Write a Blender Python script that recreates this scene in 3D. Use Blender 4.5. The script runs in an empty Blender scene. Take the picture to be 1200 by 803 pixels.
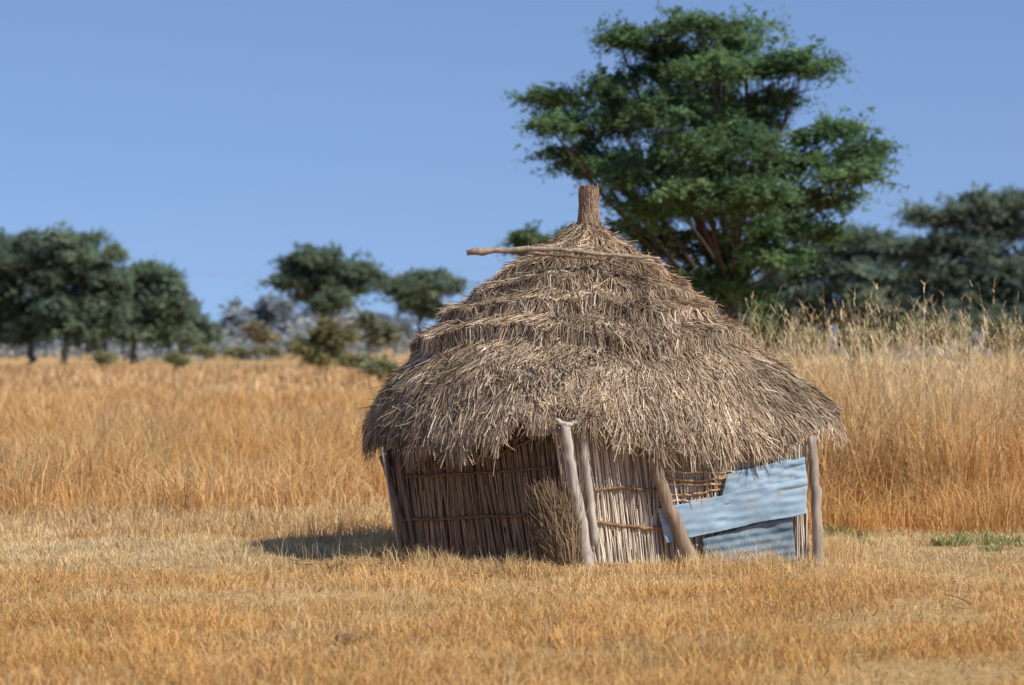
import bpy, math, numpy as np
from mathutils import Vector
rng=np.random.default_rng(7)
F=3333.3; CH=1.7; HY=402.0
def P(px,py,Y):
    return np.array([(px-600)/F*Y, Y, CH-(py-HY)/F*Y])
scene=bpy.context.scene
scene.view_settings.view_transform='Standard'
try: scene.view_settings.look='None'
except Exception: pass
scene.view_settings.exposure=0

# ---------------------------------------------------------------- helpers
def norm(v): return v/np.maximum(np.linalg.norm(v,axis=-1,keepdims=True),1e-9)
def wav(x,y,s=0.0):
    return (np.sin(x*1.0+1.7*y+s)+np.sin(2.3*x-1.1*y+1.3+s*2)+np.sin(-1.4*x+2.9*y+4.1+s*3)+np.sin(4.1*x+3.3*y+.7+s))/4
class MB:
    def __init__(s): s.v=[];s.f=[];s.c=[];s.n=0
    def add(s,v,f,c):
        v=np.asarray(v,float).reshape(-1,3); f=np.asarray(f,int).reshape(-1,4)
        c=np.asarray(c,float)
        if c.ndim==1: c=np.tile(c[:3],(len(v),1))
        s.v.append(v); s.f.append(f+s.n); s.c.append(c.reshape(-1,3)); s.n+=len(v)
    def ribbons(s,pts,hw,cols):
        k=len(pts); n=len(pts[0])
        V=np.empty((n,k,2,3)); C=np.empty((n,k,2,3))
        for i in range(k):
            V[:,i,0]=pts[i]-hw[i]; V[:,i,1]=pts[i]+hw[i]; C[:,i,:]=cols[i][:,None,:]
        b=np.arange(n)[:,None]*(2*k)
        fs=[]
        for i in range(k-1):
            fs.append(np.concatenate([b+2*i,b+2*i+1,b+2*i+3,b+2*i+2],1))
        s.add(V.reshape(-1,3),np.stack(fs,1).reshape(-1,4),C.reshape(-1,3))
    def tube(s,pts,rad,col,ns=8,cap=True):
        pts=np.asarray(pts,float); rad=np.asarray(rad,float)
        if rad.ndim==0: rad=np.full(len(pts),float(rad))
        t=np.gradient(pts,axis=0); t=norm(t)
        ref=np.array([0.0,1,0.1]) if abs(t[0][1])<.8 else np.array([1.0,0,0])
        a=norm(np.cross(t,ref)); b=np.cross(t,a)
        th=np.linspace(0,2*math.pi,ns,endpoint=False)
        V=pts[:,None]+rad[:,None,None]*(np.cos(th)[None,:,None]*a[:,None]+np.sin(th)[None,:,None]*b[:,None])
        k=len(pts); f=[]
        for i in range(k-1):
            for j in range(ns):
                j2=(j+1)%ns
                f.append([i*ns+j,i*ns+j2,(i+1)*ns+j2,(i+1)*ns+j])
        V=V.reshape(-1,3)
        if cap:
            V=np.vstack([V,pts[0],pts[-1]])
            for j in range(0,ns,2):
                f.append([k*ns,(j+2)%ns,j+1,j])
                f.append([k*ns+1,(k-1)*ns+j,(k-1)*ns+j+1,(k-1)*ns+(j+2)%ns])
        s.add(V,f,col)
    def build(s,name,mat,parent=None,smooth=False):
        v=np.vstack(s.v); f=np.vstack(s.f); c=np.vstack(s.c)
        me=bpy.data.meshes.new(name)
        me.vertices.add(len(v)); me.vertices.foreach_set('co',v.astype(np.float32).ravel())
        me.loops.add(f.size); me.loops.foreach_set('vertex_index',f.astype(np.int32).ravel())
        me.polygons.add(len(f)); me.polygons.foreach_set('loop_start',np.arange(0,f.size,4,dtype=np.int32))
        me.update(calc_edges=True)
        at=me.color_attributes.new('Col','FLOAT_COLOR','POINT')
        at.data.foreach_set('color',np.hstack([np.clip(c,0,1),np.ones((len(c),1))]).astype(np.float32).ravel())
        me.polygons.foreach_set('use_smooth',np.full(len(f),smooth))
        me.materials.append(mat)
        ob=bpy.data.objects.new(name,me); scene.collection.objects.link(ob)
        if parent: ob.parent=parent
        return ob
def empty(name,loc=(0,0,0)):
    e=bpy.data.objects.new(name,None); e.empty_display_size=.3
    scene.collection.objects.link(e); return e

# ---------------------------------------------------------------- materials
def mat_base(name):
    m=bpy.data.materials.new(name); m.use_nodes=True; nt=m.node_tree; nt.nodes.clear()
    return m,nt,nt.nodes.new('ShaderNodeOutputMaterial')
def mat_leaf(name,transl=.3,nscale=3.0,var=.25):
    m,nt,o=mat_base(name); N=nt.nodes.new; L=nt.links.new
    at=N('ShaderNodeAttribute'); at.attribute_name='Col'
    no=N('ShaderNodeTexNoise'); no.inputs['Scale'].default_value=nscale; no.inputs['Detail'].default_value=2
    tc=N('ShaderNodeTexCoord'); L(tc.outputs['Object'],no.inputs['Vector'])
    mr=N('ShaderNodeMapRange'); mr.inputs['From Min'].default_value=.3; mr.inputs['From Max'].default_value=.7
    mr.inputs['To Min'].default_value=1-var; mr.inputs['To Max'].default_value=1+var
    L(no.outputs['Fac'],mr.inputs['Value'])
    vm=N('ShaderNodeVectorMath'); vm.operation='SCALE'; L(at.outputs['Color'],vm.inputs[0]); L(mr.outputs[0],vm.inputs['Scale'])
    d=N('ShaderNodeBsdfDiffuse'); L(vm.outputs[0],d.inputs['Color'])
    if transl<=0:
        L(d.outputs[0],o.inputs['Surface']); return m
    t=N('ShaderNodeBsdfTranslucent'); mx=N('ShaderNodeMixShader'); mx.inputs[0].default_value=transl
    L(vm.outputs[0],t.inputs['Color'])
    L(d.outputs[0],mx.inputs[1]); L(t.outputs[0],mx.inputs[2]); L(mx.outputs[0],o.inputs['Surface'])
    return m
def mat_rough(name,nscale=20,var=.3,bump=.4,stretch=(1,1,1),rough=.85,dist=.01):
    m,nt,o=mat_base(name); N=nt.nodes.new; L=nt.links.new
    at=N('ShaderNodeAttribute'); at.attribute_name='Col'
    tc=N('ShaderNodeTexCoord'); mp=N('ShaderNodeMapping'); mp.inputs['Scale'].default_value=stretch
    L(tc.outputs['Object'],mp.inputs['Vector'])
    no=N('ShaderNodeTexNoise'); no.inputs['Scale'].default_value=nscale; no.inputs['Detail'].default_value=5
    L(mp.outputs[0],no.inputs['Vector'])
    mr=N('ShaderNodeMapRange'); mr.inputs['From Min'].default_value=.3; mr.inputs['From Max'].default_value=.7
    mr.inputs['To Min'].default_value=1-var; mr.inputs['To Max'].default_value=1+var
    L(no.outputs['Fac'],mr.inputs['Value'])
    vm=N('ShaderNodeVectorMath'); vm.operation='SCALE'; L(at.outputs['Color'],vm.inputs[0]); L(mr.outputs[0],vm.inputs['Scale'])
    p=N('ShaderNodeBsdfPrincipled'); p.inputs['Roughness'].default_value=rough
    p.inputs['Specular IOR Level'].default_value=.2
    L(vm.outputs[0],p.inputs['Base Color'])
    b=N('ShaderNodeBump'); b.inputs['Strength'].default_value=bump; b.inputs['Distance'].default_value=dist
    L(no.outputs['Fac'],b.inputs['Height']); L(b.outputs[0],p.inputs['Normal'])
    L(p.outputs[0],o.inputs['Surface'])
    return m
M_grass=mat_leaf('dry_grass_mat',.35,.8,.14)
M_leaf=mat_leaf('foliage_mat',.35,.6,.25)
M_leaf_far=mat_leaf('far_foliage_mat',.45,.2,.12)  # the Col values it reads carry painted aerial haze
M_thatch=mat_leaf('thatch_mat',0,2.5,.30)
M_reed=mat_rough('reed_mat',25,.3,.2,(1,1,.15))
M_wood=mat_rough('weathered_wood_mat',30,.35,.8,(1,1,.12))
M_bark=mat_rough('bark_mat',12,.35,.8,(1,1,.3),dist=.03)
M_dirt=mat_rough('dirt_mat',30,.3,.8)

def mat_ground():
    m,nt,o=mat_base('ground_mat'); N=nt.nodes.new; L=nt.links.new
    tc=N('ShaderNodeTexCoord')
    n1=N('ShaderNodeTexNoise'); n1.inputs['Scale'].default_value=.35; n1.inputs['Detail'].default_value=8; n1.inputs['Roughness'].default_value=.65
    n2=N('ShaderNodeTexNoise'); n2.inputs['Scale'].default_value=14; n2.inputs['Detail'].default_value=10; n2.inputs['Roughness'].default_value=.7
    n3=N('ShaderNodeTexNoise'); n3.inputs['Scale'].default_value=.05; n3.inputs['Detail'].default_value=6
    for n in (n1,n2,n3): L(tc.outputs['Object'],n.inputs['Vector'])
    r1=N('ShaderNodeValToRGB'); e=r1.color_ramp.elements
    e[0].position=.3; e[0].color=(.52,.33,.15,1); e[1].position=.7; e[1].color=(.74,.54,.29,1)
    L(n1.outputs['Fac'],r1.inputs[0])
    r2=N('ShaderNodeValToRGB'); e=r2.color_ramp.elements
    e[0].position=.35; e[0].color=(.5,.45,.4,1); e[1].position=.62; e[1].color=(1.05,1.0,.95,1)
    L(n2.outputs['Fac'],r2.inputs[0])
    r3=N('ShaderNodeValToRGB'); e=r3.color_ramp.elements
    e[0].position=.5; e[0].color=(1,1,1,1); e[1].position=.66; e[1].color=(.75,.85,.75,1)
    L(n3.outputs['Fac'],r3.inputs[0])
    m1=N('ShaderNodeMixRGB'); m1.blend_type='MULTIPLY'; m1.inputs[0].default_value=1
    L(r1.outputs[0],m1.inputs[1]); L(r2.outputs[0],m1.inputs[2])
    m2=N('ShaderNodeMixRGB'); m2.blend_type='MULTIPLY'; m2.inputs[0].default_value=1
    L(m1.outputs[0],m2.inputs[1]); L(r3.outputs[0],m2.inputs[2])
    d=N('ShaderNodeBsdfDiffuse'); L(m2.outputs[0],d.inputs['Color'])
    b=N('ShaderNodeBump'); b.inputs['Strength'].default_value=.8; b.inputs['Distance'].default_value=.04
    L(n2.outputs['Fac'],b.inputs['Height']); L(b.outputs[0],d.inputs['Normal'])
    L(d.outputs[0],o.inputs['Surface']); return m
def mat_tin(name,base,dark):
    m,nt,o=mat_base(name); N=nt.nodes.new; L=nt.links.new
    tc=N('ShaderNodeTexCoord')
    n1=N('ShaderNodeTexNoise'); n1.inputs['Scale'].default_value=4; n1.inputs['Detail'].default_value=9; n1.inputs['Roughness'].default_value=.75
    n2=N('ShaderNodeTexNoise'); n2.inputs['Scale'].default_value=8; n2.inputs['Detail'].default_value=9; n2.inputs['Roughness'].default_value=.72
    for n in(n1,n2): L(tc.outputs['Object'],n.inputs['Vector'])
    r=N('ShaderNodeValToRGB'); e=r.color_ramp.elements
    e[0].position=.4; e[0].color=dark; e[1].position=.58; e[1].color=base
    L(n1.outputs['Fac'],r.inputs[0])
    r2=N('ShaderNodeValToRGB'); e=r2.color_ramp.elements
    e[0].position=.54; e[0].color=(0,0,0,1); e[1].position=.64; e[1].color=(.65,.65,.65,1)
    L(n2.outputs['Fac'],r2.inputs[0])
    mx=N('ShaderNodeMixRGB'); L(r2.outputs[0],mx.inputs[0]); L(r.outputs[0],mx.inputs[1]); mx.inputs[2].default_value=(.30,.25,.20,1)
    p=N('ShaderNodeBsdfPrincipled'); p.inputs['Metallic'].default_value=0; p.inputs['Roughness'].default_value=.65; p.inputs['Specular IOR Level'].default_value=.35
    L(mx.outputs[0],p.inputs['Base Color'])
    b=N('ShaderNodeBump'); b.inputs['Strength'].default_value=.35; b.inputs['Distance'].default_value=.02
    L(n1.outputs['Fac'],b.inputs['Height']); L(b.outputs[0],p.inputs['Normal'])
    L(p.outputs[0],o.inputs['Surface']); return m

# ---------------------------------------------------------------- ground
g=MB()
xs=np.concatenate([[-4000,-1000,-300],np.linspace(-100,100,41),[300,1000,4000]])
ys=np.concatenate([[-300,-50],np.linspace(0,200,41),[400,1000,3000,7000]])
X,Y=np.meshgrid(xs,ys); V=np.stack([X,Y,np.zeros_like(X)],-1).reshape(-1,3)
nx=len(xs); f=[[j*nx+i,j*nx+i+1,(j+1)*nx+i+1,(j+1)*nx+i] for j in range(len(ys)-1) for i in range(nx-1)]
g.add(V,f,np.array([.5,.35,.15])); g.build('ground',mat_ground())

# ---------------------------------------------------------------- grass
def blades(mb,x,y,h,w,lean,base,tip,z0=0.0,leandir=None):
    n=len(x); az=rng.uniform(0,2*math.pi,n)
    ld=rng.uniform(0,2*math.pi,n) if leandir is None else leandir
    L=np.stack([np.cos(ld),np.sin(ld),np.zeros(n)],1)*(lean*h)[:,None]
    W=np.stack([np.cos(az),np.sin(az),np.zeros(n)],1)*w[:,None]*.5
    p0=np.stack([x,y,np.full(n,z0)],1); 
    p1=p0+L*.3+np.array([0,0,1.])*(h*.55)[:,None]
    p2=p0+L+np.array([0,0,1.])*(h*np.clip(1-lean*.35,.2,1))[:,None]
    mid=base*.4+tip*.6
    mb.ribbons([p0,p1,p2],[W,W*.8,W*.15],[base,mid,tip])
def inhut(x,y,m=0.0):
    return ((x-.75)**2+(y-22.8)**2)<(1.5+m)**2
def fan(n,y0,y1,pad,power=1.0):
    y=rng.uniform(y0,y1,int(n)); 
    hw=.19*y+pad; hmax=.19*y1+pad
    keep=rng.uniform(0,1,len(y))<hw/hmax
    y=y[keep]; hw=hw[keep]; x=rng.uniform(-1,1,len(y))*hw
    return x,y
_LAT={}
def vnoise(x,y,seed):
    if seed not in _LAT: _LAT[seed]=np.random.default_rng(seed).uniform(0,1,(256,256))
    r=_LAT[seed]
    xi=np.floor(x).astype(int); yi=np.floor(y).astype(int); fx=x-xi; fy=y-yi
    fx=fx*fx*(3-2*fx); fy=fy*fy*(3-2*fy)
    g=lambda a,b: r[a%256,b%256]
    return (g(xi,yi)*(1-fx)+g(xi+1,yi)*fx)*(1-fy)+(g(xi,yi+1)*(1-fx)+g(xi+1,yi+1)*fx)*fy
def fb(x,y,seed): return vnoise(x,y,seed)*.55+vnoise(x*2.1,y*2.1,seed+1)*.3+vnoise(x*4.3,y*4.3,seed+2)*.15
ORA=np.array([.82,.50,.19]); PAL=np.array([.89,.73,.45]); GOL=np.array([.82,.54,.22]); BRN=np.array([.44,.25,.11]); OLV=np.array([.38,.38,.17])
def mixc(a,b,t): return a[None]*(1-t[:,None])+b[None]*t[:,None]
mb=MB()
x,y=fan(260000,12.3,28.5,1.2)
k=~inhut(x,y); x=x[k]; y=y[k]; n=len(x)
edge=19.8+2.4*(fb(x*.7,y*.5,3)-.5)
t=np.clip((y-edge)/2.2,0,1)
pat=np.clip((fb(x*.9,y*.7,11)-.25)*2,0,1); pat2=np.clip((fb(x*2.6,y*2.0,21)-.2)*1.7,0,1)
bare=fb(x*1.1+9,y*.9,31)
thin=rng.uniform(0,1,n)<np.clip((bare-.24)*5,.45,1)*(.5+.5*pat2)
x,y,t,pat,pat2,bare=[q[thin] for q in (x,y,t,pat,pat2,bare)]; n=len(x)
h=(.035+.16*pat2*pat+.03*rng.uniform(0,1,n))*(1-t)+t*(.03+.075*pat2*rng.uniform(.3,1,n))
h*=rng.uniform(.6,1.25,n)*np.clip((bare-.15)*5,.5,1)
col=mixc(ORA,PAL,np.clip(t*.85+.75*(.52-pat)+rng.normal(0,.18,n),0,1))
br=rng.uniform(.70,1.15,n)*(0.82+.28*pat2)
og=fb(x*.8+40,y*.8,41)
gm=(rng.uniform(0,1,n)<.04+.30*t*np.clip((og-.55)*5,0,1)); col[gm]=OLV*1.35
dk=(rng.uniform(0,1,n)<.10); col[dk]=BRN
col*=br[:,None]
blades(mb,x,y,h,rng.uniform(.004,.0085,n),rng.uniform(.2,2.0,n),col*.85,col)
x,y=fan(9000,12.6,27,1.2); k=(~inhut(x,y,.25))&(fb(x*.8,y*.9,51)>.52); x=x[k];y=y[k];n=len(x)
c=mixc(GOL,PAL,rng.uniform(0,1,n))
blades(mb,x,y,rng.uniform(.12,.26,n),rng.uniform(.003,.006,n),rng.uniform(.1,.7,n),c*.8,c)
ang=rng.uniform(-math.pi,math.pi,9000); rr=1.72+np.abs(rng.normal(0,.16,9000))
x=.75+rr*np.sin(ang)*1.02; y=22.75-rr*np.cos(ang)*1.0; n=9000
c=mixc(GOL,PAL,rng.uniform(0,1,n))
blades(mb,x,y,rng.uniform(.05,.19,n)*(.4+1.2*vnoise(ang*5+20,ang*0,5)),rng.uniform(.004,.007,n),rng.uniform(.1,.8,n),c*.75,c)
mb.build('short_dry_grass',M_grass)
mb=MB()
for i in range(50):
    if i<28: X0=rng.uniform(-1.65,-.75); Y0_=rng.uniform(20.6,21.8)
    else: Y0_=rng.uniform(14.5,22.5); X0=rng.uniform(-.17,.17)*Y0_
    if inhut(np.array(X0),np.array(Y0_),.15): continue
    a=rng.uniform(0,3.14); l=rng.uniform(.06,.2); z=rng.uniform(.02,.06)
    p0=np.array([X0,Y0_,z]); d=np.array([math.cos(a),math.sin(a),rng.uniform(-.1,.35)])
    mb.tube([p0,p0+d*l*.5+rng.normal(0,.008,3),p0+d*l],[.005,.004,.0025],np.array([.24,.16,.10])*rng.uniform(.6,1.6),5,False)
mb.build('fallen_twigs',M_wood)

mb=MB()
def tall(ncl,per,y0,y1,pad,hfun,wmul,xmin=None,xmax=None,csp=.16,edge=None,c0=(.78,.45,.15),c1=(.89,.70,.40)):
    cx,cy=fan(ncl,y0,y1,pad)
    if xmin is not None: k=cx>xmin; cx=cx[k];cy=cy[k]
    if xmax is not None: k=cx<xmax; cx=cx[k];cy=cy[k]
    if edge is not None:
        k=cy>y0+edge*(3.2*fb(cx*.9,cx*0+3,61)-.6)+rng.uniform(0,1,len(cx))*edge*.8; cx=cx[k];cy=cy[k]
    m=len(cx)
    ch=hfun(cx,cy)*rng.uniform(.5,1.28,m)
    ct=np.clip(-.1+1.15*fb(cx*.55,cy*.35,71)+rng.normal(0,.28,m),0,1)
    cb=rng.uniform(.64,1.12,m)
    cla=rng.uniform(0,6.28,m); clm=rng.uniform(0,.6,m)
    I=np.repeat(np.arange(m),per); n=len(I)
    dx=rng.normal(0,csp,n); dy=rng.normal(0,csp,n)
    h=ch[I]*rng.uniform(.4,1.1,n)
    tip=mixc(np.array(c0),np.array(c1),ct[I])*cb[I][:,None]*rng.uniform(.8,1.15,n)[:,None]
    base=tip*np.array([.84,.68,.52])
    vx=np.cos(cla[I])*clm[I]+dx/csp*.5; vy=np.sin(cla[I])*clm[I]+dy/csp*.5
    ld=np.arctan2(vy,vx)+rng.normal(0,.6,n)
    blades(mb,cx[I]+dx,cy[I]+dy,h,rng.uniform(.006,.012,n)*wmul,rng.uniform(.1,.9,n),base,tip,leandir=ld)
hL=lambda x,y:(.22+.84*fb(x*.8,y*.5,81)+.012*(y-27))
tall(3900,23,26.2,44,1.5,hL,1.2,xmax=2.0,edge=1.0)
tall(1600,12,24.6,28.0,1.2,lambda x,y:.10+.28*vnoise(x*2,y*2,1),1.0,xmax=2.2,c0=(.8,.56,.27),c1=(.88,.74,.48))
hR=lambda x,y:1.05+1.0*fb(x*1.0,y*.5,91)+.006*(y-27)
tall(3100,31,26.6,38,1.5,hR,1.35,xmin=1.9,csp=.17,edge=.7)
tall(1400,14,25.0,28.0,1.2,lambda x,y:.15+.6*vnoise(x*1.5,y,2),1.0,xmin=1.9)
tall(4000,10,44,85,4,lambda x,y:.22+.7*fb(x*.4,y*.25,95),3.6,csp=.35,c1=(.86,.66,.40))
tall(2600,8,85,190,9,lambda x,y:.2+.6*fb(x*.2,y*.12,97),10.0,csp=.8,c0=(.72,.46,.22),c1=(.82,.64,.41))
mb.build('tall_dry_grass',M_grass)
mb=MB()
x,y=fan(6000,27.2,38,2.0)
k=(x>2.0)&(fb(x*1.6,y,99)>.46); x=x[k];y=y[k];n=len(x)
h=1.30+.82*fb(x*1.3,y*.8,101)+rng.uniform(-.25,.55,n); ld=rng.uniform(0,6.28,n); lean=rng.uniform(.02,.3,n)
c=mixc(np.array([.78,.58,.30]),np.array([.88,.76,.52]),rng.uniform(0,1,n))
blades(mb,x,y,h,np.full(n,.006),lean,c*.8,c,leandir=ld)
for q in range(9):
    fr=rng.uniform(.76,1.0,n)
    p=np.stack([x+np.cos(ld)*lean*h*fr**2,y+np.sin(ld)*lean*h*fr**2,h*(1-lean*.35)*fr],1)
    a=rng.uniform(0,6.28,n); l=rng.uniform(.04,.13,n)
    e=p+np.stack([np.cos(a)*l*.7,np.sin(a)*l*.7,l*.7],1)
    W=np.stack([-np.sin(a),np.cos(a),np.zeros(n)],1)*.0035
    mb.ribbons([p,e],[W,W*.5],[c,c*1.05])
mb.build('grass_seed_heads',M_grass)

# ---------------------------------------------------------------- trees
def sprays(mb,C,R,O,n,ls,col,var=.28,tw=9):
    m=len(C)
    T=m*tw
    Ic=np.repeat(np.arange(m),tw)
    d=norm(rng.normal(0,1,(T,3))*np.array([1,1,.34])+O[Ic]*np.array([1.,1.,.4])+np.array([0,0,.10]))
    reach=R[Ic]*rng.uniform(.45,1.5,T)
    tb=C[Ic]+rng.normal(0,1,(T,3))*R[Ic][:,None]*np.array([.3,.3,.15])
    tcol=rng.uniform(1-var,1+var,m)[Ic]*rng.uniform(.8,1.2,T); ye=rng.uniform(0,1,m)[Ic]
    per=max(1,int(n/T)); J=np.repeat(np.arange(T),per); k=len(J)
    t=rng.uniform(0,1,k)
    p=tb[J]+d[J]*(t*reach[J])[:,None]; p[:,2]-=.28*reach[J]*t*t
    p+=rng.normal(0,1,(k,3))*(ls*.28)
    out=norm(np.cross(d[J],rng.normal(0,.35,(k,3))+np.array([0,0,1.0]))*rng.choice([-1,1],k)[:,None]+d[J]*.5+rng.normal(0,.25,(k,3)))
    l=ls*rng.uniform(.55,1.3,k)*(1.1-.5*t)
    nrm=norm(rng.normal(0,.55,(k,3))+np.array([0.3,-.4,.9]))
    w=norm(np.cross(out,nrm))*(l*.21)[:,None]
    c=col[None]*(tcol[J]*rng.uniform(.8,1.2,k))[:,None]*(1+ye[J][:,None]*np.array([.35,.12,-.1]))
    mb.ribbons([p,p+out*l[:,None]],[w,w*.45],[c,c])
def bez(a,b,c,k): 
    t=np.linspace(0,1,k)[:,None]; return (1-t)**2*a+2*t*(1-t)*b+t*t*c
def tree(name,base,lobes,tr,fork,nleaf,ls,col,bark,nsub=14,subr=.42,shrink=.85,limb=.34,mat=None):
    e=empty(name); wb=MB(); lb=MB()
    base=np.array(base,float); fork=np.array(fork,float)
    k=8; tt=np.linspace(0,1,k)[:,None]
    pts=base*(1-tt)+fork*tt; pts[1:-1]+=rng.normal(0,tr*.25,(k-2,3))*np.array([1,1,0])
    rad=tr*(1.2-.55*tt[:,0]); rad[0]*=1.3
    wb.tube(pts,rad,bark,8)
    Cs=[];Rs=[];Os=[]
    vols=np.array([ (r[0]*r[1]*r[2])**(2/9.) for c,r in lobes]); vols/=vols.mean()
    for (c,r),vv in zip(lobes,vols):
        c=np.array(c);r=np.array(r)*shrink
        mid=(fork+c)/2+rng.normal(0,.08,3)*np.linalg.norm(c-fork)+np.array([0,0,-.10*np.linalg.norm((c-fork)[:2])])
        st=fork+(pts[-3]-fork)*rng.uniform(0,1)
        br=bez(st,mid,c-np.array([0,0,r[2]*.3]),7)
        wb.tube(br,np.linspace(tr*limb,tr*.07,7),bark,6,False)
        ns=max(4,int(nsub*vv))
        d=norm(rng.normal(0,1,(ns,3))); q_=rng.uniform(.1,1,(ns,1))**.45
        sc=c+d*q_*r
        Cs.append(sc);Rs.append(rng.uniform(.6,1.35,ns)*subr);Os.append(norm(d*r))
        for q in range(ns):
            s0=br[rng.integers(3,7)]; md=(s0+sc[q])/2+np.array([0,0,-.05])+rng.normal(0,.05,3)
            wb.tube(bez(s0,md,sc[q],4),np.linspace(tr*.07,tr*.02,4),bark,3,False)
    sprays(lb,np.vstack(Cs),np.concatenate(Rs),np.vstack(Os),nleaf,ls,col)
    wb.build(name+'_trunk',M_bark,e,True); lb.build(name+'_foliage',mat or M_leaf,e)
    return e
def L2(Y,lst,depth=1.0,jit=0.0):
    out=[]
    for (px,py,hw,hh) in lst:
        dy=rng.uniform(-jit,jit)
        YY=Y+dy; s=YY/F
        out.append((P(px,py,YY),(hw*s,max(hw*s*depth,.3),hh*s)))
    return out
BARK=np.array([.07,.056,.046]); 
Y0=55
big=[(760,50,42,14),(820,32,50,10),(870,45,35,12),(915,80,45,12),(945,72,20,8),(790,78,45,14),(850,70,35,12),(725,45,20,6),
 (652,115,45,7),(712,98,38,12),(645,148,20,6),(700,148,58,15),(765,122,50,18),(825,118,45,18),(875,140,38,14),(900,115,28,8),
 (965,156,48,12),(1012,178,30,9),(940,188,55,15),(1005,207,30,8),(712,200,55,14),(668,182,30,8),(790,175,60,20),(860,200,60,22),
 (915,232,50,16),(970,235,28,8),(760,240,45,16),(830,240,60,20),(900,268,50,14),(955,272,28,6),(785,285,36,12),(850,292,45,16),(910,300,36,10),(835,335,34,16),(868,348,36,18),(802,325,22,12),(742,272,24,10),(760,205,50,16),(820,210,50,18)]
lb_=L2(Y0,big,1.0,1.5)
for (px,py,hw,hh) in [(780,130,45,16),(850,165,50,20),(820,225,55,20),(880,230,40,16),(830,80,45,14)]:
    for s in(-1,1): lb_+=L2(Y0+s*2.4,[(px,py,hw,hh)])
tree('acacia_tree',(P(866,402,Y0)[0],Y0,0),lb_,.20,P(856,335,Y0),170000,.110,np.array([.108,.198,.100]),BARK,nsub=20,subr=.46,shrink=.95,limb=.22)
tree('acacia_tree',(P(640,402,80)[0],80,0),L2(80,[(618,281,18,6),(655,287,25,10),(640,300,30,10)]),.12,P(645,330,80),8000,.17,np.array([.11,.19,.10]),BARK,nsub=9,subr=.4)
B2=np.array([.20,.19,.18])
def ftree(name,Y,px,fpy,lobes,tr,n,ls,col,nsub,subr):
    k=Y/100.
    tree(name,(P(px,402,Y)[0],Y,0),L2(Y,lobes,1,1.5),tr*k,P(px,fpy,Y),n,ls*k,np.array(col),B2,nsub=nsub,subr=subr*k,shrink=.95,mat=M_leaf_far)
C2=np.array([.140,.205,.175])  # right far foliage: haze painted in as a paler, bluish base colour
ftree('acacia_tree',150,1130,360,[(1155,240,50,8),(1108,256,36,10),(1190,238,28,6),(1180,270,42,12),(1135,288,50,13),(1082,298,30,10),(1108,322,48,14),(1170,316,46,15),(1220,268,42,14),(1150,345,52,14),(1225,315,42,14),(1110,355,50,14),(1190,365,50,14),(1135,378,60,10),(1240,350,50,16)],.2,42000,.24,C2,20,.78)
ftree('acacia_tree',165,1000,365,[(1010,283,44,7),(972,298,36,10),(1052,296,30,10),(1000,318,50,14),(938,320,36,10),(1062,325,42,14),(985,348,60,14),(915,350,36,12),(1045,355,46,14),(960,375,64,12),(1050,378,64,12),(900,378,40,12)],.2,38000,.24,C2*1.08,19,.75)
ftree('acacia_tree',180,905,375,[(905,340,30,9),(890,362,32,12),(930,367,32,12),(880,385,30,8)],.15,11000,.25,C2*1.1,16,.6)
C3=np.array([.132,.195,.148])  # left far foliage, lightened and blued to paint distance haze
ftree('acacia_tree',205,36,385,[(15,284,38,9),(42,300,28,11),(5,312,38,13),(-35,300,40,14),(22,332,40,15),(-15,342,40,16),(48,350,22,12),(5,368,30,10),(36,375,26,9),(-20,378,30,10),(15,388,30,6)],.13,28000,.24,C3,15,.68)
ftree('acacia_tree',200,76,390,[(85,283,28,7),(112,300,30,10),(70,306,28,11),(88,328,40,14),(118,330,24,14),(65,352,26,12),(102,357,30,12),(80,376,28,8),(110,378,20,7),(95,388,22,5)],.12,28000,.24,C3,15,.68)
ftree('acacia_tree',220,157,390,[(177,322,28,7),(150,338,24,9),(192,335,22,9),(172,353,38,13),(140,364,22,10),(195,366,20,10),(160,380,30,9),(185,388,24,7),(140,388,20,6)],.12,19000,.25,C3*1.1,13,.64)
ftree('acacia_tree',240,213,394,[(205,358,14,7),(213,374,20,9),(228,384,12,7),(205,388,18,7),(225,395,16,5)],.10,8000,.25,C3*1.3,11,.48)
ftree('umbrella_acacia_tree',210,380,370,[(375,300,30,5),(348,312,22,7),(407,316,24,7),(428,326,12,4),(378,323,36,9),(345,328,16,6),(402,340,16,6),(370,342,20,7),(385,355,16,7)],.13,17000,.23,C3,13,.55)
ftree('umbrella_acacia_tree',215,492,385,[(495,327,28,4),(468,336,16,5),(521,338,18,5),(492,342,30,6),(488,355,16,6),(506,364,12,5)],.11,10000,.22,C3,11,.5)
def bush(name,Y,lst,n,ls,col,sr=.25): 
    lo=L2(Y,lst,.9,.3); b=P(lst[0][0],402,Y); b[2]=0
    tree(name,b,lo,.04,(b[0],Y,.25),n,ls,np.array(col),BARK,nsub=10,subr=sr)
bush('thorn_bush',125,[(382,398,26,14),(388,382,12,8),(368,412,20,9),(402,396,12,12),(385,420,28,7),(357,408,10,8)],12000,.18,(.21,.22,.115),.5)
bush('thorn_bush',170,[(300,387,12,7),(310,394,12,5)],2500,.28,(.27,.25,.16),.45)
bush('thorn_bush',160,[(440,380,12,8),(425,372,6,5),(450,390,12,6),(440,398,16,5)],3200,.28,(.18,.21,.15),.5)
for (px,py,Y,w) in [(235,411,170,16),(275,412,160,14),(310,411,160,14),(415,424,115,18),(445,430,100,12),(205,420,130,10),(120,418,140,10)]:
    bush('shrub',Y,[(px,py,w,3),(px+w*.6,py+3,w*.7,2)],1400,.2,(.22,.24,.14),.30)
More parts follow.
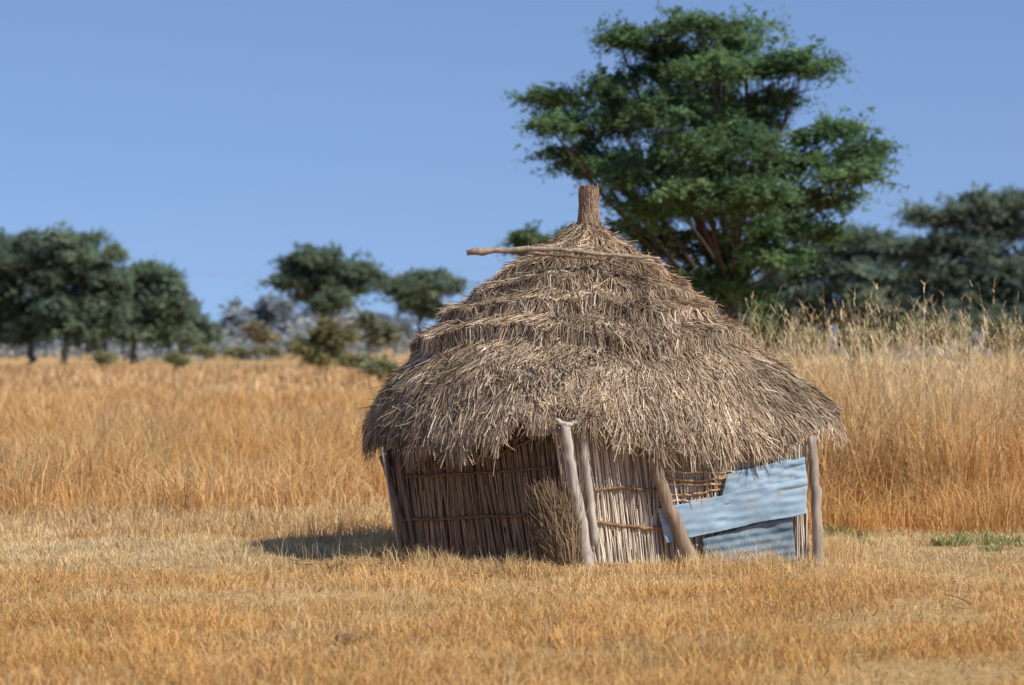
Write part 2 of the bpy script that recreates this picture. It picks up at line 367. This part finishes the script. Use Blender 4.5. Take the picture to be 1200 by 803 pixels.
for (px,py,Y,w) in [(940,398,60,26),(1090,388,60,34),(1180,392,58,34),(1010,398,62,22),(890,388,60,20),(1050,395,64,30)]:
    bush('shrub',Y,[(px,py,w,12),(px+w*.5,py+2,w*.6,6)],5000,.11,(.16,.20,.10),.32)
mb=MB(); C=[]
for i in range(210):
    Y=rng.uniform(260,420); x=rng.uniform(-130,110); 
    hh=rng.uniform(1.6,3.6)*(1.2 if wav(x*.06,0,1)>.1 else .75)
    for q in range(8): C.append([x+rng.normal(0,2),Y+rng.normal(0,2),hh*rng.uniform(.3,1)])
C=np.array(C); sprays(mb,C,np.full(len(C),1.7),norm(rng.normal(0,1,C.shape)),34000,.95,np.array([.25,.31,.37]),tw=6)  # blue-grey leaf colour paints the horizon haze, no volume
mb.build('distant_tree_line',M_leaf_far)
mb=MB(); C=[]
for (px,py,w,hh) in [(280,372,9,7),(290,385,14,7),(322,360,9,7),(325,376,14,10),(345,386,12,8),(265,390,10,5),(440,383,10,8),(465,388,10,6),(545,372,16,10),(235,390,10,5),(365,384,14,8),(410,380,16,8),(120,394,30,6),(20,396,40,5)]:
    for q in range(16): C.append(P(px+rng.normal(0,w*.5),py+rng.normal(0,hh*.5),300+rng.uniform(-3,3)))
C=np.array(C); sprays(mb,C,np.full(len(C),1.35),norm(rng.normal(0,1,C.shape)),20000,.75,np.array([.22,.285,.34]),tw=6)  # haze is in the bluish leaf colour of these clumps
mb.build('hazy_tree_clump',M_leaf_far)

def plant(name,x,y,r,h,n,w,base,tip,lean=1.2):
    mb=MB(); a=rng.uniform(0,6.28,n); rr=r*np.sqrt(rng.uniform(0,1,n))
    c=mixc(np.array(base),np.array(tip),rng.uniform(0,1,n))
    blades(mb,x+rr*np.cos(a),y+rr*np.sin(a),rng.uniform(.4,1,n)*h*(1.1-.5*rr/r),np.full(n,w),rng.uniform(.2,lean,n),c*.9,c,leandir=a)
    mb.build(name,M_leaf)
for (px,py,Y,r,h_) in [(985,636,24.2,.22,.24),(1003,642,23.7,.12,.14),(1115,640,23.8,.16,.17),(1150,634,24.0,.26,.2),(1185,640,23.8,.16,.14),(1165,648,23.2,.14,.09)]:
    plant('green_weed',*P(px,py,Y)[:2],r,h_,110,.016,(.20,.24,.09),(.50,.47,.23))
plant('green_weed',*P(492,730,17.3)[:2],.04,.13,34,.008,(.2,.27,.09),(.35,.4,.16))
plant('dry_weed',*P(393,672,21.0)[:2],.10,.14,80,.010,(.14,.09,.05),(.28,.19,.1))
plant('sisal_plant',*P(5,480,45)[:2],.35,.8,160,.05,(.16,.22,.09),(.32,.36,.14),1.6)
plant('tall_weed',*P(187,470,34)[:2],.08,1.2,16,.02,(.4,.38,.16),(.5,.46,.2),.3)

def blob(name,c,r,col,mat):
    mb=MB(); k1,k2=9,14; V=[]
    for i in range(k1):
        for j in range(k2):
            a=math.pi*i/(k1-1); b=2*math.pi*j/k2
            d=np.array([math.sin(a)*math.cos(b),math.sin(a)*math.sin(b),math.cos(a)])
            s=1+.28*wav(d[0]*4,d[1]*4+d[2]*3,c[0]*9)
            V.append(np.array(c)+d*np.array(r)*s)
    f=[[i*k2+j,i*k2+(j+1)%k2,(i+1)*k2+(j+1)%k2,(i+1)*k2+j] for i in range(k1-1) for j in range(k2)]
    mb.add(V,f,np.array(col)); return mb.build(name,mat,None,True)
p=P(407,756,16.0); blob('cattle_dung',(p[0],p[1],.035),(.07,.06,.025),(.20,.12,.07),M_dirt)

# ---------------------------------------------------------------- hut
hut=empty('thatched_hut')
CX,CY=.72,22.8
zt=np.array([2.66,2.5,2.4,2.26,2.09,1.92,1.75,1.58,1.37,1.17,1.04])
rt=np.array([.10,.29,.45,.66,.87,1.09,1.31,1.47,1.65,1.78,1.84])
arc=np.concatenate([[0],np.cumsum(np.hypot(np.diff(zt),np.diff(rt)))]); ALEN=arc[-1]; arc/=ALEN
ep=np.radians([-180,-120,-90,-60,-40,-30,-15,-5,5,20,40,60,75,90,130,180])
ez=np.array([1.0,.95,.90,.88,.85,.93,1.13,1.11,.96,.92,.88,.97,1.05,1.08,1.0,1.0])+.045
rp=np.radians([-180,-60,-25,0,15,35,52,70,180]); rm=np.array([1,1,.98,.96,.94,.94,.97,1,1])
tiers=np.array([0,.14,.27,.39,.52,.66,1.0])
TH=np.array([.05,.06,.075,.085,.09,.085])
def tiershift(ph,s): return .032*np.sin(3*ph+1+s*4)+.06*(vnoise(ph*3+40,s*3,201)-.5)+.035*(vnoise(ph*9+40,s*9+9,202)-.5)+.015*(vnoise(ph*30+90,s*20,203)-.5)
def roofpt(s,phi,off=0.0):
    s=np.asarray(s,float); ph=(np.asarray(phi,float)+math.pi)%(2*math.pi)-math.pi
    sc=np.clip(s,0,1)
    r=np.interp(sc,arc,rt); z=np.interp(sc,arc,zt)
    ds=.02
    r2=np.interp(np.clip(sc+ds,0,1),arc,rt); z2=np.interp(np.clip(sc+ds,0,1),arc,zt)
    r1=np.interp(np.clip(sc-ds,0,1),arc,rt); z1=np.interp(np.clip(sc-ds,0,1),arc,zt)
    tr_,tz=r2-r1,z2-z1; l=np.hypot(tr_,tz); tr_/=l;tz/=l
    nr,nz=-tz,tr_
    right=np.clip(np.sin(ph),0,1)**1.5
    r=r*(1-right*np.interp(sc,[0,.3,.6,.85,1],[.05,.13,.13,.09,.0]))
    r=r*(1+(np.interp(ph,rp,rm)-1)*np.clip((sc-.4)/.6,0,1))
    ex=np.clip(s-1,0,None)*ALEN
    r=r+tr_*ex*.5; z=z-ex*.95
    sj=s+tiershift(ph,s)
    k=np.clip(np.searchsorted(tiers,np.clip(sj,0,.999),side='right')-1,0,len(tiers)-2)
    fr=(np.clip(sj,0,1)-tiers[k])/(tiers[k+1]-tiers[k])
    o=off+TH[k]*fr**1.2*np.clip(s*5,0,1)+.028*wav(ph*2.5,s*5,1)*np.clip(s*3,0,1)-.02
    o=np.where(k==len(tiers)-2,off+TH[k]*.8*np.minimum(fr*2,1)+.028*wav(ph*2.5,s*5,1)-.02,o)
    r=r+nr*o; z=z+nz*o
    dz=np.interp(ph,ep,ez)-1.04
    w=np.clip((s-.62)/.38,0,1.3)**1.5
    z=z+dz*w
    lx=-.13*(z-1.04)/1.6
    return np.stack([CX+lx+r*np.sin(ph),CY-r*np.cos(ph),z],-1)
mb=MB(); ns_,npn=60,144
S=np.linspace(0,.985,ns_); PH=np.linspace(-math.pi,math.pi,npn,endpoint=False)
SS,PP=np.meshgrid(S,PH,indexing='ij')
O=roofpt(SS,PP,-.03); I_=roofpt(SS,PP,-.13)
ff=[[i*npn+j,i*npn+(j+1)%npn,(i+1)*npn+(j+1)%npn,(i+1)*npn+j] for i in range(ns_-1) for j in range(npn)]
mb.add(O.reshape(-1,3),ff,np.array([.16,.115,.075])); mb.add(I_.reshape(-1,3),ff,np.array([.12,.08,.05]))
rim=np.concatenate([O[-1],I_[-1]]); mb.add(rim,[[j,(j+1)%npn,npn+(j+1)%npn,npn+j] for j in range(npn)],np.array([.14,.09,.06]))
mb.build('roof_shell',M_dirt,hut,True)
mb=MB()
def thatch(n,smin=0,smax=1,eave=False,fine=1.0):
    phi=rng.uniform(-math.pi,math.pi,n)
    if eave:
        tip=.995+rng.uniform(-.03,.03,n)+.09*(vnoise(phi*11+40,phi*0,7)-.5)+.09*(vnoise(phi*31+90,phi*0,8)-.5)
    else:
        tip=np.sqrt(rng.uniform(smin,smax**2,n))
        e=rng.uniform(0,1,n)<.26
        kk=np.clip(np.searchsorted(tiers,tip),1,len(tiers)-1)
        j=tiershift(phi,tip)
        tip=np.where(e&(kk<len(tiers)-1),tiers[kk]-j+rng.normal(.004,.022,n),tip)
    L=rng.uniform(.08,.25,n)/ALEN
    s0=np.clip(tip-L,0,1.0); s1=np.clip(tip-L*.45,0,None)
    r=np.interp(np.clip(tip,0,1),arc,rt)
    bund=(fb(phi*9+50,tip*12+5,13)-.5)*.26
    skew=(rng.normal(0,.055,n)*(rng.uniform(0,1,n)**.5)*1.5+bund)/np.maximum(r,.25)
    o=rng.uniform(-.02,.022,n); lift=np.abs(rng.normal(0,.018,n)); lift*=np.where(rng.uniform(0,1,n)<.07,2.6,1)
    p0=roofpt(s0,phi,o-.015); p1=roofpt(s1,phi+skew*.5,o+lift*.3); p2=roofpt(tip,phi+skew,o*.6+lift)
    if eave:
        dr=rng.uniform(0,.04,n); dr+=(rng.uniform(0,1,n)<.15)*rng.uniform(.02,.11,n); p2[:,2]-=dr
    d=norm(p2-p0); nr=np.stack([np.sin(phi),-np.cos(phi),np.full(n,.9)],1)+rng.normal(0,.5,(n,3))
    W=norm(np.cross(d,nr))*(rng.uniform(.0016,.0040,n)*fine)[:,None]
    pal=np.array([[.43,.315,.20],[.37,.285,.205],[.58,.455,.315],[.26,.172,.105],[.115,.075,.05],[.41,.36,.30],[.76,.64,.47]])
    pr=np.array([.25,.19,.14,.17,.14,.08,.03])
    c=pal[rng.choice(len(pal),n,p=pr)]
    m=fb(phi*2.5+30,tip*6,17); m2=fb(phi*12+30,tip*20,19)
    warm=np.clip((.55-tip)*1.5+.5*np.sin(phi*1.0),0,1)*.5
    c=c*(1-warm[:,None]*np.array([.08,.26,.38]))*(.40+.62*m[:,None]+.64*m2[:,None])*rng.uniform(.7,1.28,n)[:,None]
    mb.ribbons([p0,p1,p2],[W,W,W*.6],[c*.8,c,c*1.05])
thatch(130000); thatch(18000,eave=True)
n=2600; phi=rng.uniform(-math.pi,math.pi,n); s=np.sqrt(rng.uniform(.02,1,n))
p0=roofpt(s,phi,.01); d=norm(rng.normal(0,1,(n,3))+np.stack([np.sin(phi)*.4,-np.cos(phi)*.4,np.full(n,-.3)],1))
p1=p0+d*rng.uniform(.04,.14,n)[:,None]
W=norm(np.cross(d,rng.normal(0,1,(n,3))))*.002
c=np.tile(np.array([.44,.35,.25]),(n,1))*rng.uniform(.5,1.3,n)[:,None]
mb.ribbons([p0,p1],[W,W*.5],[c,c])
mb.build('thatch',M_thatch,hut)
def roof_under(x,y,z0):
    ph=math.atan2(x-CX+.05,-(y-CY)); sg=np.linspace(.3,1.0,60)
    q=roofpt(sg,np.full(60,ph),-.08); rr=np.hypot(q[:,0]-CX,q[:,1]-CY)
    rp_=math.hypot(x-CX,y-CY)
    o_=np.argsort(rr); 
    return float(np.interp(rp_,rr[o_],q[o_,2]))
# finial
mb=MB(); top=P(690,219,CY); bot=P(690,278,CY)
tt=np.linspace(0,1,9); FR=[.13,.105,.085,.074,.070,.068,.07,.072,.070]; pts=bot[None]*(1-tt[:,None])+top[None]*tt[:,None]
mb.tube(pts,np.array(FR),np.array([.20,.12,.075]),14)
n=2200; a=rng.uniform(0,6.28,n); t0=rng.uniform(0,.75,n); t1=np.minimum(t0+rng.uniform(.15,.4,n),rng.uniform(.9,1.08,n))
def fr(t,a,o): 
    r=np.interp(t,tt,FR)+o
    return bot+(top-bot)*t[:,None]+np.stack([np.cos(a)*r,np.sin(a)*r,np.zeros(len(a))],1)
p0=fr(t0,a,.002);p1=fr(t1,a+rng.normal(0,.22,n),rng.uniform(.002,.016,n))
W=np.stack([-np.sin(a),np.cos(a),np.zeros(n)],1)*.003
c=np.array([.42,.29,.20])[None]*rng.uniform(.35,1.5,n)[:,None]
mb.ribbons([p0,p1],[W,W*.7],[c,c])
for t in (.2,.28,.6): 
    th=np.linspace(0,6.28,17); ctr=bot+(top-bot)*t; r=np.interp(t,tt,FR)+.01
    mb.tube(np.stack([ctr[0]+np.cos(th)*r,ctr[1]+np.sin(th)*r,ctr[2]+.01*np.sin(th*2)],1),.005,np.array([.18,.11,.07]),5,False)
mb.build('roof_finial',M_thatch,hut)

def stick(name,pts,r0,r1,col,mat=M_wood,k=24,wob=.006,ns=9,knots=.12):
    pts=np.array(pts,float); t=np.linspace(0,len(pts)-1,k)
    i=np.clip(t.astype(int),0,len(pts)-2); f=(t-i)[:,None]
    pp=pts[i]*(1-f)+pts[i+1]*f
    kern=np.array([1,2,3,2,1])/9.; q=pp.copy()
    if k>8:
        for d in range(3): q[2:-2,d]=np.convolve(pp[:,d],kern,'valid')
    q[1:-1]+=rng.normal(0,wob,(k-2,3))
    rad=np.linspace(r0,r1,k)*(1+rng.normal(0,knots,k))
    mb=MB(); base=np.array(col)
    mb.tube(q,rad,base,ns); return mb.build(name,mat,hut,True)
stick('roof_stick_long',[P(547,297,22.2),P(600,293,22.15),P(650,292,22.12),P(690,297,22.06),P(730,300,22.06),P(773,303,22.10)],.024,.010,(.34,.26,.19),k=30,wob=.004)
stick('roof_stick_short',[P(560,294,22.25),P(640,299,22.1),P(700,303,22.03),P(742,318,22.03)],.012,.008,(.18,.12,.08),k=20,wob=.004)
stick('roof_stick_side',[P(740,303,22.08),P(728,316,22.0),P(712,322,21.98)],.010,.006,(.16,.10,.07),k=12)
stick('eave_stick_end',[P(925,492,22.6),P(955,494,22.5),P(983,499,22.4)],.022,.017,(.34,.26,.2),k=12)
stick('eave_purlin',[P(470,553,21.85),P(560,545,21.5),P(655,500,21.1)],.016,.013,(.16,.11,.08),k=16)

# walls
A=np.array([.46,21.08]);B=np.array([-.84,21.85]);Cc=np.array([2.24,21.66]);D=np.array([1.95,24.1]);E=np.array([-.45,24.2])
LEAN={0:-.16,1:-.15,2:-.03,3:-.03,4:-.12}
poly=[B,A,Cc,D,E]
wc=np.array([CX,CY])
def wallframe(a,b):
    u=(b-a); l=np.linalg.norm(u); u=u/l; n=np.array([u[1],-u[0]])
    if np.dot(n,(a+b)/2-wc)<0: n=-n
    return u,n,l
def wpt(a,u,n,s,z,o): return np.array([a[0]+u[0]*s+n[0]*o,a[1]+u[1]*s+n[1]*o,z])
def raywall(px,py,a,u,n,o):
    d=P(px,py,1.0); d=np.array([d[0],1.0,-(py-HY)/F])
    a2=a+n*o
    t=np.dot(n,a2)/(n[0]*d[0]+n[1]*d[1])
    return np.array([d[0]*t,t,CH+d[2]*t])
names=['wall_front_shaded','wall_front_sunlit','wall_side','wall_back','wall_rear_side']
for w in range(5):
    a,b=poly[w],poly[(w+1)%5]; u,n,l=wallframe(a,b)
    la,lb2=LEAN[w],LEAN[(w+1)%5]
    def lp(s,z,o):
        ln=(la*(1-s/l)+lb2*s/l)*z
        p=wpt(a,u,n,s,z,o); 
        if w in(0,1): p[:2]+=u*ln
        else: p[0]+=ln
        return p
    mb=MB()
    K=24; SG=np.linspace(0,l,K); HT=[]
    for s in SG:
        q=lp(s,.9,0); HT.append(max(.75,min(1.30,roof_under(q[0],q[1],0)-.02)))
    HT=np.array(HT)
    q=[lp(s,-.02,-.02) for s in SG]+[lp(s,h_-.02,-.02) for s,h_ in zip(SG,HT)]
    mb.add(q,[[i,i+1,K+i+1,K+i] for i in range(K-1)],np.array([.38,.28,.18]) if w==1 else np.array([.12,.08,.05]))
    N_=int(l/.0055)
    for i in range(N_):
        s=l*(i+.5)/N_+rng.normal(0,.007); hm=float(np.interp(s,SG,HT))
        z0=rng.choice([-.01,.0,rng.uniform(0,.5)],p=[.5,.3,.2]); z1=min(z0+rng.uniform(.4,1.25),hm-rng.uniform(0,.06))
        ti=rng.normal(0,.036)
        if w==0: ti+=.03*math.sin(s*5)
        o=rng.uniform(.0,.024)
        bw=rng.normal(0,.008)
        pts=[lp(s,z0,o),lp(s+ti*.5+bw,(z0+z1)/2,o+rng.normal(0,.005)),lp(s+ti,z1,o)]
        cc=np.array([[.74,.63,.50],[.60,.51,.40],[.84,.76,.64],[.42,.32,.22],[.50,.45,.38]][rng.choice(5,p=[.33,.22,.25,.09,.11])])
        if w==0: cc=cc*np.array([.46,.375,.29])  # shade of the left wall painted into its reed colour
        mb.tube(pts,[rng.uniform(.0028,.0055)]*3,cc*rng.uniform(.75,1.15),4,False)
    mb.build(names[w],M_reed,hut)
uL,nL,lL=wallframe(B,A); uR,nR,lR=wallframe(A,Cc)
def lash(name,a,u,n,pts,o,r,col):
    stick(name,[raywall(x,y+rng.normal(0,1.5),a,u,n,o) for x,y in pts],r,r*.8,col,k=22,wob=.004)
DB=(.16,.095,.055)
lash('lashing_left_top',B,uL,nL,[(470,560),(520,558),(580,553),(655,550)],.035,.010,DB)
lash('lashing_left_mid',B,uL,nL,[(473,610),(530,608),(590,604),(655,606)],.035,.013,DB)
lash('lashing_left_low',B,uL,nL,[(480,662),(540,660),(600,657),(665,662)],.035,.012,(.25,.16,.09))
lash('lashing_right_top',A,uR,nR,[(695,572),(730,574),(775,577)],.035,.012,(.26,.15,.08))
lash('lashing_right_mid',A,uR,nR,[(695,612),(735,620),(790,622)],.035,.013,(.26,.15,.08))
lash('lashing_right_low',A,uR,nR,[(695,660),(750,664),(800,660)],.035,.012,(.28,.17,.09))
for q,(y1,y2) in enumerate([(552,551),(560,558),(568,567),(578,572),(586,580)]):
    lash('cross_stick_%d'%q,A,uR,nR,[(772,y1),(810,y1+2),(860,y2)],.03+.004*(q%2),.010,(.52,.32,.16) if q%2 else (.6,.42,.25))
lash('lashing_right_end',A,uR,nR,[(915,652),(932,655),(950,656)],.035,.012,DB)
G=(.46,.41,.35)
stick('corner_post',[raywall(662,496,A,uR,nR,.09),raywall(671,560,A,uR,nR,.08),raywall(682,620,A,uR,nR,.08),raywall(691,674,A,uR,nR,.09)],.038,.045,G,k=20,wob=.004,ns=12,knots=.05)
stick('corner_post_slim',[raywall(682,500,A,uR,nR,.07),raywall(688,560,A,uR,nR,.06),raywall(698,640,A,uR,nR,.06)],.028,.026,G,k=16,wob=.004,ns=10,knots=.05)
stick('leaning_pole',[raywall(764,535,A,uR,nR,.11),raywall(782,590,A,uR,nR,.11),raywall(806,650,A,uR,nR,.12),raywall(814,674,A,uR,nR,.13)],.042,.060,(.27,.20,.14),k=20,wob=.005,ns=12,knots=.06)
stick('right_post',[raywall(952,512,A,uR,nR,.05),raywall(955,560,A,uR,nR,.05),raywall(958,620,A,uR,nR,.05),raywall(958,676,A,uR,nR,.05)],.036,.045,(.36,.30,.24),k=20,wob=.004,ns=12,knots=.06)
stick('left_post',[raywall(448,535,B,uL,nL,.02),raywall(465,590,B,uL,nL,.02),raywall(486,672,B,uL,nL,.03)],.026,.03,(.16,.115,.085),k=18,wob=.005,ns=10)
stick('left_post_slim',[raywall(466,535,B,uL,nL,.05),raywall(478,600,B,uL,nL,.05),raywall(490,670,B,uL,nL,.05)],.016,.016,(.16,.115,.085),k=18,wob=.005,ns=8)
stick('post_fork',[raywall(652,493,A,uR,nR,.09),raywall(666,500,A,uR,nR,.11),raywall(682,492,A,uR,nR,.09)],.02,.016,G,k=12)
for bp in (D,E): stick('rear_post',[(bp[0],bp[1],0),(bp[0],bp[1],1.15)],.04,.04,(.3,.24,.18),k=12)
mb=MB(); n=900
bx=raywall(655,672,B,uL,nL,.05); 
ss=rng.normal(0,.06,n); p0=np.array([bx[0],bx[1],0])+np.stack([ss*uL[0],ss*uL[1]-np.abs(rng.normal(0,.03,n)),np.zeros(n)],1)
h=rng.uniform(.2,.72,n); 
p1=p0+np.stack([rng.normal(-.01,.03,n),rng.normal(-.02,.02,n),h*.5],1); p2=p0+np.stack([rng.normal(-.03,.07,n),rng.normal(-.01,.04,n),h],1)
W=np.tile(np.array([.0025,0.001,0]),(n,1)); c=np.array([.34,.24,.145])[None]*rng.uniform(.5,1.2,n)[:,None]
mb.ribbons([p0,p1,p2],[W,W,W*.5],[c,c,c]); mb.build('loose_straw_bundle',M_thatch,hut)
def sheet(name,quad,o,nu,nv,amp,wl,bend,mat):
    a00,a10,a11,a01=[raywall(px,py,A,uR,nR,o) for px,py in quad]
    mb=MB()
    n3=np.array([nR[0],nR[1],0]); up=norm(((a01-a00)+(a11-a10))/2)
    T_,S_=np.meshgrid(np.linspace(0,1,nv),np.linspace(0,1,nu),indexing='ij'); s=S_.ravel(); t=T_.ravel()
    p=(a00*(1-s[:,None])+a10*s[:,None])*(1-t[:,None])+(a01*(1-s[:,None])+a11*s[:,None])*t[:,None]
    hgt=(p-a00)@up
    fl=.35+.65*vnoise(s*4+o*70,t*3,301)
    d=amp*fl*np.sin(hgt/wl*2*math.pi)+bend*np.sin(s*3.3+o*40)+bend*.6*np.sin(t*2.5+s*2)
    d+=.026*(vnoise(s*5+o*30,t*3+5,303)-.5)+.012*(vnoise(s*13+o*30,t*7+5,304)-.5)
    d+=.02*np.maximum(0,1-((s-.93)**2+(t-.9)**2)/.02)
    p=p+n3*d[:,None]
    e=((t==0)|(t==1)).astype(float)
    p=p+up*(e*.026*(vnoise(s*9,t+o*50,305)-.5))[:,None]
    f=[[j*nu+i,j*nu+i+1,(j+1)*nu+i+1,(j+1)*nu+i] for j in range(nv-1) for i in range(nu-1)]
    mb.add(p,f,np.array([.4,.5,.55])); ob=mb.build(name,mat,hut,True)
    so=ob.modifiers.new('thick','SOLIDIFY'); so.thickness=.002
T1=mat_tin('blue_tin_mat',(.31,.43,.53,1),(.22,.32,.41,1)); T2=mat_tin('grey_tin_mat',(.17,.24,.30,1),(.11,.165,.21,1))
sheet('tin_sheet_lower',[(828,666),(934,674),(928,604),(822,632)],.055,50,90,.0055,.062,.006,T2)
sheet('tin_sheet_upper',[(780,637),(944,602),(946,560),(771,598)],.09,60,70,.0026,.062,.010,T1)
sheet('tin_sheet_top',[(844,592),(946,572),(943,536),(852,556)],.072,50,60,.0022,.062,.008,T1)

mb=MB(); mb.tube([P(864,402,58)*[1,1,0],P(864,345,58)],.06,np.array([.45,.45,.43]),8); mb.tube([P(860,352,58),P(868,352,58)],.02,np.array([.4,.4,.4]),6)
mb.build('concrete_post',M_dirt)
mb=MB(); tt=np.linspace(0,1,30); wp=np.stack([P(95+t*560,324-12*t+4*(1-(2*t-1)**2),260) for t in tt]); mb.tube(wp,.018,np.array([.3,.3,.32]),5)
for px,py in((95,324),(655,312)):
    mb.tube([P(px,402,260)*[1,1,0],P(px,py-1,260)],.12,np.array([.2,.2,.18]),7)
mb.build('power_line',M_dirt)

# ---------------------------------------------------------------- light, sky, camera
sun=Vector((.80,-.57,.97)).normalized()
el=math.asin(sun.z); az=math.atan2(sun.x,sun.y)
ld=bpy.data.lights.new('sun','SUN'); ld.energy=5.0; ld.angle=math.radians(.5); ld.color=(1,.94,.83)
lo=bpy.data.objects.new('sun',ld); scene.collection.objects.link(lo); lo.rotation_euler=(-sun).to_track_quat('-Z','Y').to_euler(); lo.location=(20,-10,30)
w=bpy.data.worlds.new('World'); scene.world=w; w.use_nodes=True; nt=w.node_tree; nt.nodes.clear()
N=nt.nodes.new;L=nt.links.new
o=N('ShaderNodeOutputWorld'); bg=N('ShaderNodeBackground'); sk=N('ShaderNodeTexSky'); sk.sky_type='NISHITA'; sk.sun_disc=False
sk.sun_elevation=el; sk.sun_rotation=az; sk.air_density=1.0; sk.dust_density=.3; sk.ozone_density=2.2
tc=N('ShaderNodeTexCoord'); ad=N('ShaderNodeVectorMath'); ad.operation='ADD'; ad.inputs[1].default_value=(0,0,.17)
nm=N('ShaderNodeVectorMath'); nm.operation='NORMALIZE'
L(tc.outputs['Generated'],ad.inputs[0]);L(ad.outputs[0],nm.inputs[0]);L(nm.outputs[0],sk.inputs['Vector'])
tn=N('ShaderNodeMixRGB'); tn.blend_type='MULTIPLY'; tn.inputs[0].default_value=1; tn.inputs[2].default_value=(.90,.92,1.06,1)
L(sk.outputs[0],tn.inputs[1]); L(tn.outputs[0],bg.inputs['Color']); bg.inputs['Strength'].default_value=.13; L(bg.outputs[0],o.inputs['Surface'])
cd=bpy.data.cameras.new('camera'); cam=bpy.data.objects.new('camera',cd); scene.collection.objects.link(cam)
cam.location=(0,0,CH); cam.rotation_euler=(math.radians(90),0,0); cd.sensor_width=36; cd.lens=100; cd.clip_end=12000; cd.clip_start=.1
cd.dof.use_dof=True; cd.dof.focus_distance=21.6; cd.dof.aperture_fstop=2.3
scene.camera=cam
